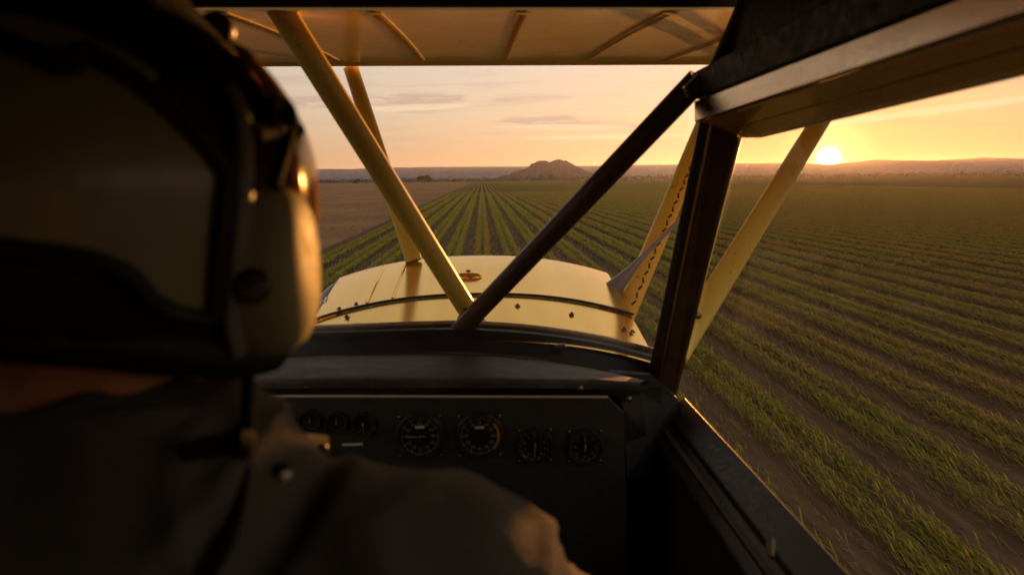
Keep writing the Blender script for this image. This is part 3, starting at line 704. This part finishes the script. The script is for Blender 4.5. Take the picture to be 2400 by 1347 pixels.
# side quarter above the rail, header and roof
part('roof_side', MB().prism([L(.50, -.6, .216), L(.50, 1.46, .216), L(.50, 1.305, .36), L(.50, -.6, .36)], (.03, 0, 0)).mesh('roof_side'), 'wall_dark')
hz = at(1100, 25, 1.42).z
part('roof_header', MB().prism([Vector((-.66, 1.40, hz)), Vector((.53, 1.40, hz)), Vector((.53, 1.46, hz+.02)), Vector((-.66, 1.46, hz+.02))], (0, 0, .06)).mesh('roof_header', bevel=.006), 'brown_frame')
cp0, cp1 = at(1738, 24, 1.32), at(1655, 168, 1.44)
part('corner_post', MB().tube([cp0+Vector((.012, 0, .02)), cp1+Vector((.012, 0, -.02))], .018, 10).mesh('corner_post', smooth=True), 'black_frame')
part('roof_panel', MB().box(L(-.66, -.6, .362), L(.56, 1.44, .38)).mesh('roof_panel'), 'wall_dark')
# header screws
for px in (917, 1168): part('header_screw', MB().lathe([(.006, 0), (.006, -.006), (.0001, -.009)], at(px, 27, 1.405), (0, 0, 1), 10).mesh('header_screw'), 'steel')
# ---- door: sill, ledge, wall panel
beam([L(.498, 1.76, -.645), L(.552, 1.76, -.606), L(.575, 1.76, -.64), L(.575, 1.76, -.70), L(.498, 1.76, -.70)], [L(.498, -.6, -.645), L(.552, -.6, -.606), L(.575, -.6, -.64), L(.575, -.6, -.70), L(.498, -.6, -.70)], 'door_sill', 'black_frame', .003)
beam([L(.450, 1.72, -.690), L(.497, 1.72, -.655), L(.497, 1.72, -.72), L(.450, 1.72, -.72)], [L(.450, -.6, -.690), L(.497, -.6, -.655), L(.497, -.6, -.72), L(.450, -.6, -.72)], 'door_ledge', 'black_frame', .005)
part('door_panel', MB().box(L(.47, -.6, -1.2), L(.56, 1.75, -.665)).mesh('door_panel'), 'wall_dark')
part('door_latch', MB().tube([at(1808, 1262, .93), at(1806, 1280, .92), at(1808, 1305, .90)], [.006, .008, .004], 10).mesh('door_latch', smooth=True), 'brown_frame', 'small worn knob on the door ledge')
part('door_placard', MB().add([L(.469, 1.62, -.80), L(.469, 1.50, -.80), L(.469, 1.50, -.70), L(.469, 1.62, -.70)], [(0, 1, 2, 3)]).mesh('door_placard'), 'black_frame')
# corner gusset between panel and post
part('corner_gusset', MB().prism([at(1430, 872, 1.70), at(1532, 880, 1.72), at(1590, 935, 1.72), at(1600, 1120, 1.66), at(1468, 1120, 1.60), at(1462, 960, 1.60)], (0, .03, 0)).mesh('corner_gusset', bevel=.003), 'helmet_black')
for a in ((1360, 909, 1.545), (1474, 934, 1.585)): part('panel_screw', MB().lathe([(.007, 0), (.007, -.005), (.0001, -.007)], at(*a), (0, 1, 0), 10).mesh('panel_screw'), 'steel')
# ---- rest of the cabin, behind and around the camera
part('side_wall', MB().box(L(-.68, -.6, -1.2), L(-.645, 1.9, -.60)).mesh('side_wall'), 'wall_dark')
part('side_wall', MB().box(L(-.68, -.6, .11), L(-.645, 1.46, .37)).mesh('side_wall'), 'wall_dark')
part('side_wall', MB().box(L(-.68, -.6, -.599), L(-.645, .25, .109)).mesh('side_wall'), 'wall_dark')
part('door_post', MB().prism([L(-.68, 1.40, .109), L(-.68, 1.46, .109), L(-.68, 1.84, -.599), L(-.68, 1.76, -.599)], (.035, 0, 0)).mesh('door_post'), 'brown_frame')
part('side_window_pane', MB().add([L(-.665, 1.45, .12), L(-.665, 1.80, -.61), L(-.665, .24, -.61), L(-.665, .24, .12)], [(0, 1, 2, 3)]).mesh('side_window_pane'), 'window_glass')
part('rear_bulkhead', MB().box(L(-.67, -.64, -1.2), L(.57, -.605, .38)).mesh('rear_bulkhead'), 'wall_dark')
part('cabin_floor', MB().box(L(-.66, -.6, -1.24), L(.56, 1.72, -1.20)).mesh('cabin_floor'), 'wall_dark')
# ---- glass
tp = resample([Vector((-.645, 1.445, hz+.005)), Vector((-.3, 1.47, hz+.02)), Vector((.1, 1.47, hz+.02)), Vector((.47, 1.43, hz+.0))], 24)
bt = resample([t_+Vector((0, .012, .001)) for t_ in (top[2], top[12], top[22], top[32], top[36])], 24)
part('windscreen_pane', MB().grid([[a.lerp(b_, q) + Vector((0, .03*math.sin(q*3.14), 0)) for q in np.linspace(0, 1, 10)] for a, b_ in zip(tp, bt)]).mesh('windscreen_pane', smooth=True), 'windscreen_glass')
part('door_window_pane', MB().add([L(.556, 1.42, .10), L(.556, 1.80, -.61), L(.556, -.58, -.61), L(.556, -.58, .115)], [(0, 1, 2, 3)]).mesh('door_window_pane'), 'window_glass')
# ---- seat
st = MB().box(L(-.52, .28, -.92), L(-.06, .78, -.83)); st2 = MB().prism([L(-.50, .26, -.85), L(-.08, .26, -.85), L(-.12, .19, -.34), L(-.46, .19, -.34)], (0, -.06, 0))
part('seat_cushion', st.mesh('seat_cushion', bevel=.03, segs=3, smooth=True), 'black_plastic'); part('seat_back', st2.mesh('seat_back', bevel=.02, segs=3, smooth=True), 'black_plastic')
part('seat_base', MB().box(L(-.46, .32, -1.2), L(-.12, .72, -.925)).mesh('seat_base'), 'wall_dark')
stick = MB().tube([L(-.29, .98, -1.2), L(-.29, .95, -.80), L(-.28, .92, -.56)], [.014, .013, .013], 10)
sk = part('control_stick', stick.mesh('control_stick', smooth=True), 'black_plastic')

# ================================================================== THE PILOT
HC = at(190, 430, .48); hx, hy, hz_ = HC.x, HC.y, HC.z-H
def voxel_body(name, caps, vox, smooth_it=6, wrinkle=None):
    """one continuous skin: tapered capsules fused by a voxel remesh"""
    bm = bmesh.new()
    for a, b_, ra, rb, *sc in caps:
        a, b_ = Vector(a), Vector(b_); n = 6
        for i in range(n+1):
            t = i/n; c = a.lerp(b_, t); r_ = ra+(rb-ra)*t
            s = sc[0] if sc else (1, 1, 1)
            M = Matrix.Translation(c) @ Matrix.Diagonal((s[0]*r_, s[1]*r_, s[2]*r_, 1))
            bmesh.ops.create_icosphere(bm, subdivisions=2, radius=1.0, matrix=M)
            if (a-b_).length < 1e-5: break
    me = bpy.data.meshes.new(name); bm.to_mesh(me); bm.free()
    ob = bpy.data.objects.new(name, me); COL.objects.link(ob)
    md = ob.modifiers.new('r', 'REMESH'); md.mode = 'VOXEL'; md.voxel_size = vox; md.use_smooth_shade = True
    sm = ob.modifiers.new('s', 'SMOOTH'); sm.factor = .5; sm.iterations = smooth_it
    dg = bpy.context.evaluated_depsgraph_get(); dg.update()
    out = bpy.data.meshes.new_from_object(ob.evaluated_get(dg)); bpy.data.objects.remove(ob); bpy.data.meshes.remove(me)
    out.name = name
    if wrinkle:
        co = np.empty(len(out.vertices)*3); out.vertices.foreach_get('co', co); no = np.empty_like(co); out.vertices.foreach_get('normal', no)
        co = co.reshape(-1, 3); no = no.reshape(-1, 3)
        d = np.array([wrinkle(Vector(p)) for p in co]); out.vertices.foreach_set('co', (co+no*d[:, None]).ravel()); out.update()
    out.polygons.foreach_set('use_smooth', [True]*len(out.polygons))
    return out
PX = hx
PIL = empty('person', L(PX, .5, -.83), 'pilot seen from behind in a grey-brown jacket, wearing a flying helmet', 'person')
sh_r, el_r, wr_r = L(-.085, .46, -.315), L(.045, .58, -.56), L(-.22, .86, -.55)
sh_l, el_l, wr_l = L(PX-.19, .47, -.31), L(PX-.27, .60, -.54), L(PX-.06, .90, -.60)
hip = L(PX, .47, -.72)
body = [(L(PX, hy, hz_+.03), L(PX, hy+.01, hz_+.03), .098, .098, (.85, 1.05, 1.1)),            # skull
        (L(PX, hy+.045, hz_-.075), L(PX, hy+.085, hz_-.115), .062, .040),                       # jaw
        (L(PX, hy+.095, hz_-.01), L(PX, hy+.118, hz_-.04), .016, .014),                         # nose
        (L(PX, hy+.0, hz_-.06), L(PX, .475, -.25), .078, .085),                                 # neck
        (L(PX, .47, -.30), L(PX, .47, -.55), .15, .14, (1.05, .72, 1)), (L(PX, .47, -.55), hip, .14, .15, (1.05, .75, 1)),
        (L(PX-.17, .47, -.30), L(PX+.17, .47, -.30), .065, .065),
        (sh_r, el_r, .058, .046), (el_r, wr_r, .045, .030), (sh_l, el_l, .058, .046), (el_l, wr_l, .045, .030),
        (L(PX-.10, .50, -.74), L(PX-.14, .92, -.70), .085, .06), (L(PX+.10, .50, -.74), L(PX+.14, .92, -.70), .085, .06),
        (L(PX-.14, .92, -.70), L(PX-.14, 1.18, -1.10), .058, .04), (L(PX+.14, .92, -.70), L(PX+.14, 1.18, -1.10), .058, .04)]
def hand(wr, grip):
    c = wr.lerp(grip, .55); out = [(wr, c, .026, .030, (1, 1, 1.1))]
    d = (grip-wr).normalized(); up = Vector((0, 0, 1)); sd = d.cross(up).normalized()
    for i, ln in enumerate((.030, .036, .034, .026)):      # four fingers closing on the grip
        k = c + up*(.030-.020*i) + d*.012
        m = k + d*ln + sd*.012; e = m - sd*.030 + d*.006; q = e - d*.020 - sd*.004
        out += [(k, m, .0085, .008), (m, e, .008, .0075), (e, q, .0075, .0065)]
    k = c + up*.028 - sd*.018; out += [(k, k+d*.030+up*.010, .010, .009), (k+d*.030+up*.010, k+d*.048-up*.004+sd*.010, .009, .0075)]
    return out
body += hand(wr_r, L(-.28, .925, -.555)) + hand(wr_l, L(PX-.02, .955, -.61))
place('body', voxel_body('body', body, .0075, 5), 'skin', PIL)
# jacket
def jw(p):
    q = p-L(0, 0, 0)
    a = noise.noise(Vector((q.x*16+q.z*9, q.y*14, q.z*11)))*.0055
    b_ = noise.noise(Vector((q.x*7, q.y*6, q.z*20+3)))*.006
    w = max(0, min(1, (q.x+.26)/.10))
    s = (1-abs(math.sin(q.x*30 + q.z*22 + 3.5*noise.noise(q*7))))**2*.011*w          # folds running down the sleeve
    t = (1-abs(math.sin(q.x*17 - q.z*34 + 3*noise.noise(q*5+Vector((4, 1, 2))))))**3*.010
    return (a+b_)*1.2+s+t
jacket = [(L(PX, .455, -.30), L(PX, .455, -.55), .185, .175, (1.05, .72, 1)), (L(PX, .46, -.55), L(PX, .47, -.74), .175, .18, (1.05, .72, 1)),
          (L(PX-.16, .46, -.285), L(PX+.11, .46, -.305), .095, .088), (L(PX-.07, .46, -.278), L(PX+.07, .47, -.282), .085, .085),
          (L(-.100, .455, -.312), L(-.045, .465, -.335), .108, .110), (L(-.045, .465, -.335), L(.035, .50, -.45), .108, .100), (L(.035, .50, -.45), el_r, .100, .085), (el_r, wr_r.lerp(el_r, .12), .072, .045),
          (sh_l, L(PX-.25, .55, -.46), .10, .085), (L(PX-.25, .55, -.46), el_l, .085, .072), (el_l, wr_l.lerp(el_l, .12), .07, .045)]
jk = place('jacket', voxel_body('jacket', jacket, .0085, 7, jw), 'cloth', PIL)
trousers = [(L(PX, .47, -.70), L(PX, .48, -.76), .17, .165, (1.1, .85, .8))] + [(L(PX+s*.10, .50, -.74), L(PX+s*.14, .92, -.70), .10, .075) for s in (-1, 1)] + [(L(PX+s*.14, .92, -.70), L(PX+s*.14, 1.17, -1.08), .073, .056) for s in (-1, 1)]
place('trousers', voxel_body('trousers', trousers, .012, 4), 'cloth_trousers', PIL)
for s in (-1, 1):
    bo = MB(); c = L(PX+s*.14, 1.18, -1.155)
    bo.lathe([(.048, .09), (.05, .02), (.052, -.02), (.05, -.044), (.0001, -.045)], c, (0, 0, 1), 14)
    bo.tube([c+Vector((0, -.02, -.012)), c+Vector((0, .10, -.012)), c+Vector((0, .19, -.022))], [.045, .044, .026], 12, flat=(1, .75), up=(0, 0, 1))
    place('boot', bo.mesh('boot', smooth=True), 'black_plastic', PIL)
# jacket collar
cp = []
for a in np.linspace(0, math.tau, 40, endpoint=False):
    cp.append([L(PX+.01+math.sin(a)*r_, .485+math.cos(a)*r_*.9, z-.026*math.cos(a)+.004*math.sin(3*a)) for r_, z in ((.122, -.235), (.114, -.190), (.108, -.164), (.101, -.162), (.097, -.18), (.095, -.23))])
place('collar', MB().grid(cp, closeu=True).mesh('collar', smooth=True), 'cloth', PIL)

# ---- flying helmet and its headset
HE = empty('flight_helmet', L(hx, hy, hz_-.13), 'dark helmet with cream panel, amber visor and cream ear cup on the pilot', 'helmet')
def hp(name, me, mat, label=None, parent=None): return place(name, me, mat, parent if parent is not None else HE, label)
RZ = [-.135, -.115, -.08, -.04, 0.0, .025, .049, .070, .086, .108, .129, .148, .160, .168]
RR = [.118, .128, .140, .148, .150, .147, .138, .127, .1136, .096, .079, .055, .032, .002]
def hel_pt(a, z, s=1.0):
    r_ = interp(z, RZ, RR)*s; return HC + Vector((math.sin(a)*r_, math.cos(a)*r_*1.10, z))
def shell(s, z0, z1, a0, a1, nz_, na, cut=None):
    zs = np.linspace(z0, z1, nz_); az_ = np.linspace(a0, a1, na)
    # smooth radius by averaging neighbours
    P = []
    for a in az_:
        P.append([sum((hel_pt(a, min(.168, max(-.135, z+d)), s) for d in (-.012, -.006, 0, .006, .012)), Vector())/5 for z in zs])
        for i, z in enumerate(zs): P[-1][i].z = HC.z+z+(.002 if s > 1 else 0)
    mb = MB().grid(P)
    if cut: mb.f = [f for f in mb.f if not cut(sum((mb.v[i] for i in f), Vector())/4)]
    return mb
def face_cut(c):
    q = c-HC; a = abs(math.atan2(q.x, q.y)); return (q.z < .045 and a < R(78)) or (q.z < -.06 and a < R(100)) or q.z < interp(math.degrees(a), [85, 110, 147, 180], [-.132, -.115, -.085, -.068])
sh = shell(.95, -.132, .166, -math.pi, math.pi, 44, 80, face_cut)
shell_me = sh.mesh('shell', smooth=True); bvh = BVHTree.FromPolygons(sh.v, sh.f)
so = hp('shell', shell_me, 'helmet_black'); md = so.modifiers.new('thickness', 'SOLIDIFY'); md.thickness = .008; md.offset = -1
def hit(px, py, tree=bvh, off=.003):
    d = ray(px, py).normalized(); loc, nor, *_ = tree.ray_cast(CAM, d)
    if loc is None:
        near = tree.find_nearest(CAM + d*(HC-CAM).length); loc, nor = near[0], near[1]
    if nor.dot(d) > 0: nor = -nor
    return loc + nor*off, nor
def in_poly(x, y, poly):
    c = False
    for i in range(len(poly)):
        (x0, y0), (x1, y1) = poly[i-1], poly[i]
        if (y0 > y) != (y1 > y) and x < (x1-x0)*(y-y0)/(y1-y0)+x0: c = not c
    return c
def patch(poly, off, step):
    """a plate bent to the helmet inside an outline"""
    xs = np.arange(min(p[0] for p in poly)-step, max(p[0] for p in poly)+step, step); ys = np.arange(min(p[1] for p in poly)-step, max(p[1] for p in poly)+step, step)
    idx = {}; v = []; f = []
    for i, x in enumerate(xs):
        for j, y in enumerate(ys):
            if in_poly(x, y, poly): idx[i, j] = len(v); v.append(hit(x, y, bvh, off)[0])
    for (i, j) in idx:
        q = [(i, j), (i+1, j), (i+1, j+1), (i, j+1)]
        if all(k in idx for k in q): f.append(tuple(idx[k] for k in q))
    mb = MB(); mb.add(v, f); return mb
def smooth_px(pts, n, closed=False):
    P3 = resample([Vector((x, y, 0)) for x, y in pts] + ([Vector((*pts[0], 0))] if closed else []), n); return [(p.x, p.y) for p in P3]
back = [(-110,80),(0,115),(85,150),(135,172),(165,165),(195,142),(240,165),(300,200),(370,255),(430,312),(480,365),(508,415),(503,480),(495,560),(488,650),(478,730),(420,735),(345,700),(290,640),(200,605),(100,590),(0,580),(-110,575)]
bk = hp('back_panel', patch(back, .005, 9).mesh('back_panel', smooth=True), 'helmet_cream', 'cream panel on the back of the helmet')
md = bk.modifiers.new('thickness', 'SOLIDIFY'); md.thickness = .004
edge = [hit(x, y, bvh, .006)[0] for x, y in smooth_px(back, 150, True)]
hp('panel_trim', MB().tube(edge, .0062, 8, up=tuple((CAM-HC).normalized())).mesh('panel_trim', smooth=True), 'helmet_black')
band = [(-110,20),(40,36),(170,70),(280,118),(380,185),(352,196),(262,146),(195,112),(150,128),(60,98),(-110,55)]
bn = hp('shell_stripe', patch(band, .003, 7).mesh('shell_stripe', smooth=True), 'helmet_cream'); md = bn.modifiers.new('thickness', 'SOLIDIFY'); md.thickness = .003
# nape pad, a padded roll along the lower rim
rim = [HC+Vector((math.sin(a)*.116, math.cos(a)*.128, interp(180-abs(180-math.degrees(a)), [85, 110, 147, 180], [-.124, -.113, -.086, -.070]))) for a in np.linspace(R(88), R(272), 34)]
hp('nape_pad', MB().tube(rim, .017, 12, up=(0, 0, 1)).mesh('nape_pad', smooth=True), 'helmet_black')
# visor: bent amber sheet in front of the face
vz = shell(1.05, -.035, .088, R(-100), R(100), 20, 56)
vi = hp('visor', vz.mesh('visor', smooth=True), 'visor_amber', 'amber visor catching the low sun'); md = vi.modifiers.new('thickness', 'SOLIDIFY'); md.thickness = .002
vb = BVHTree.FromPolygons(vz.v, vz.f)
# visor bracket and strut
def on_sil(px, py, off=.0): return HC + (at(px, py, HC.y+.05) - HC)
pv = [hit(a, b_, bvh, .012)[0] for a, b_ in ((590, 268), (625, 262), (640, 285), (632, 318), (600, 324), (560, 330))]
hp('visor_bracket', MB().tube(resample(pv, 20), .0058, 8).tube(resample([hit(a, b_, bvh, .014)[0] for a, b_ in ((600, 322), (632, 320), (655, 318))], 6), .0048, 8).mesh('visor_bracket', smooth=True), 'strap_web')
hp('visor_strut', MB().tube(resample([hit(a, b_, bvh, .016)[0] for a, b_ in ((632, 300), (622, 350), (604, 395), (590, 440))], 12), .0048, 8).mesh('visor_strut', smooth=True), 'strap_web')
k = hit(516, 62, bvh, .002)[0]; hp('visor_knob', MB().lathe([(.012, -.006), (.013, .004), (.011, .011), (.006, .015), (.0001, .016)], k, (.8, .4, .5), 18).mesh('visor_knob', smooth=True), 'black_plastic')
k = hit(572, 148, bvh, .000)[0]; hp('visor_knob', MB().lathe([(.007, -.004), (.008, .003), (.005, .006), (.0001, .007)], k, (.8, .3, .4), 14).mesh('visor_knob', smooth=True), 'black_plastic')
# headset band, cup, cushion, knob, cable
bp = resample([hit(a, b_, bvh, .003 if b_ < 290 else .009)[0] for a, b_ in ((536, 215), (546, 300), (548, 400), (544, 500), (534, 620), (522, 740), (536, 815))], 40)
hp('headset_band', MB().tube(bp, .0062, 10, flat=(1, .55), up=(-1, .6, 0)).mesh('headset_band', smooth=True), 'band_grey', 'grey metal headset band')
EC = HC + Vector((.120, -.028, -.057))
def cup(prof, org, n=40, hy_=.046, hz2=.060, e=2.15):
    P = []
    for s, x in prof:
        row = []
        for k in range(n):
            a = k*math.tau/n; c_, s_ = math.cos(a), math.sin(a)
            r_ = (abs(c_)**e + abs(s_)**e)**(-1/e)
            row.append(org+Vector((x, c_*r_*hy_*s, s_*r_*hz2*s)))
        P.append(row)
    return MB().grid(P, closev=True)
hp('ear_cup', cup([(.90, -.020), (1.0, -.014), (1.0, .004), (.985, .016), (.93, .027), (.83, .035), (.66, .040), (.40, .0425), (.01, .043)], EC).mesh('ear_cup', smooth=True), 'cup_cream', 'cream ear cup with sunlit edge')
hp('ear_cushion', cup([(.90, -.040), (1.0, -.036), (1.03, -.028), (1.0, -.021), (.7, -.020)], EC).mesh('ear_cushion', smooth=True), 'black_plastic')
def cup_pt(px, py, off):
    d = ray(px, py).normalized(); me_ = cupb; loc, nor, *_ = me_.ray_cast(CAM, d)
    return (loc if loc else EC)-d*off
cb_ = cup([(1.0, -.02), (1.0, .004), (.93, .027), (.66, .040), (.01, .043)], EC); cupb = BVHTree.FromPolygons(cb_.v, cb_.f)
hp('cup_knob', MB().lathe([(.011, 0), (.011, .008), (.008, .011), (.0001, .012)], cup_pt(590, 670, -.002), (CAM-EC).normalized(), 18).mesh('cup_knob', smooth=True), 'black_plastic')
cab = resample([EC+Vector((-.012, -.03, -.055)), at(576, 850, .44), at(579, 950, .43), at(580, 1050, .42), at(566, 1150, .40), at(540, 1250, .38), at(495, 1340, .36), at(440, 1420, .35)], 60)
hp('headset_cable', MB().tube(cab, .0042, 10, up=(0, 1, 0)).mesh('headset_cable', smooth=True), 'strap_web')
# microphone boom beside the jaw
hp('microphone', MB().lathe([(.0001, -.016), (.010, -.012), (.013, 0), (.010, .012), (.0001, .016)], at(520, 862, .56), (.8, .5, .2), 16).mesh('microphone', smooth=True), 'cup_cream')
hp('microphone_boom', MB().tube(resample([EC+Vector((-.01, .03, -.05)), at(560, 845, .54), at(525, 862, .56)], 12), .003, 8).mesh('microphone_boom'), 'steel')
# ---- shoulder harness
HA = empty('shoulder_harness', at(640, 1050, .50), 'black webbing shoulder strap with buckle on the pilot', 'harness')
jb = BVHTree.FromObject(jk, bpy.context.evaluated_depsgraph_get())
def on_jacket(px, py, off):
    d = ray(px, py).normalized(); loc, nor, *_ = jb.ray_cast(CAM - jk.matrix_world.translation*0, d)
    return (loc if loc is not None else at(px, py, .46)) - d*off
wb = resample([on_jacket(a, b_, .003) for a, b_ in ((425, 1062), (470, 1052), (530, 1046), (585, 1042))] + [at(640, 1040, .52), at(700, 1044, .57), at(762, 1050, .62)], 28)
place('webbing', MB().tube(wb, [float(x) for x in np.interp(np.linspace(0, 1, 28), [0, .4, 1], [.006, .009, .012])], 12, flat=(.35, 1), up=(0, 0, 1)).mesh('webbing', smooth=True), 'strap_web', HA)
place('buckle', MB().box(at(724, 1066, .60)+Vector((0, -.004, 0)), at(768, 1040, .60)+Vector((0, .004, 0))).mesh('buckle', bevel=.003), 'black_plastic', HA)
place('snap_stud', MB().lathe([(.006, 0), (.006, .003), (.0001, .005)], on_jacket(662, 1106, .002), (.35, -.75, .55), 16).mesh('snap_stud', smooth=True), 'steel', HA)

# ================================================================== haze
hb = MB().box((-6800, -6800, -2), (6800, 6800, 135))
T = new_mat('haze'); pv_ = T.n('ShaderNodeVolumePrincipled'); pv_.inputs['Color'].default_value = (.80, .82, 1.0, 1); pv_.inputs['Density'].default_value = .000055; pv_.inputs['Anisotropy'].default_value = .66
finish(T, None, vol=pv_.outputs[0])
place('haze', hb.mesh('haze'), 'haze', kind='stuff', label='thin evening haze over the fields', category='haze')
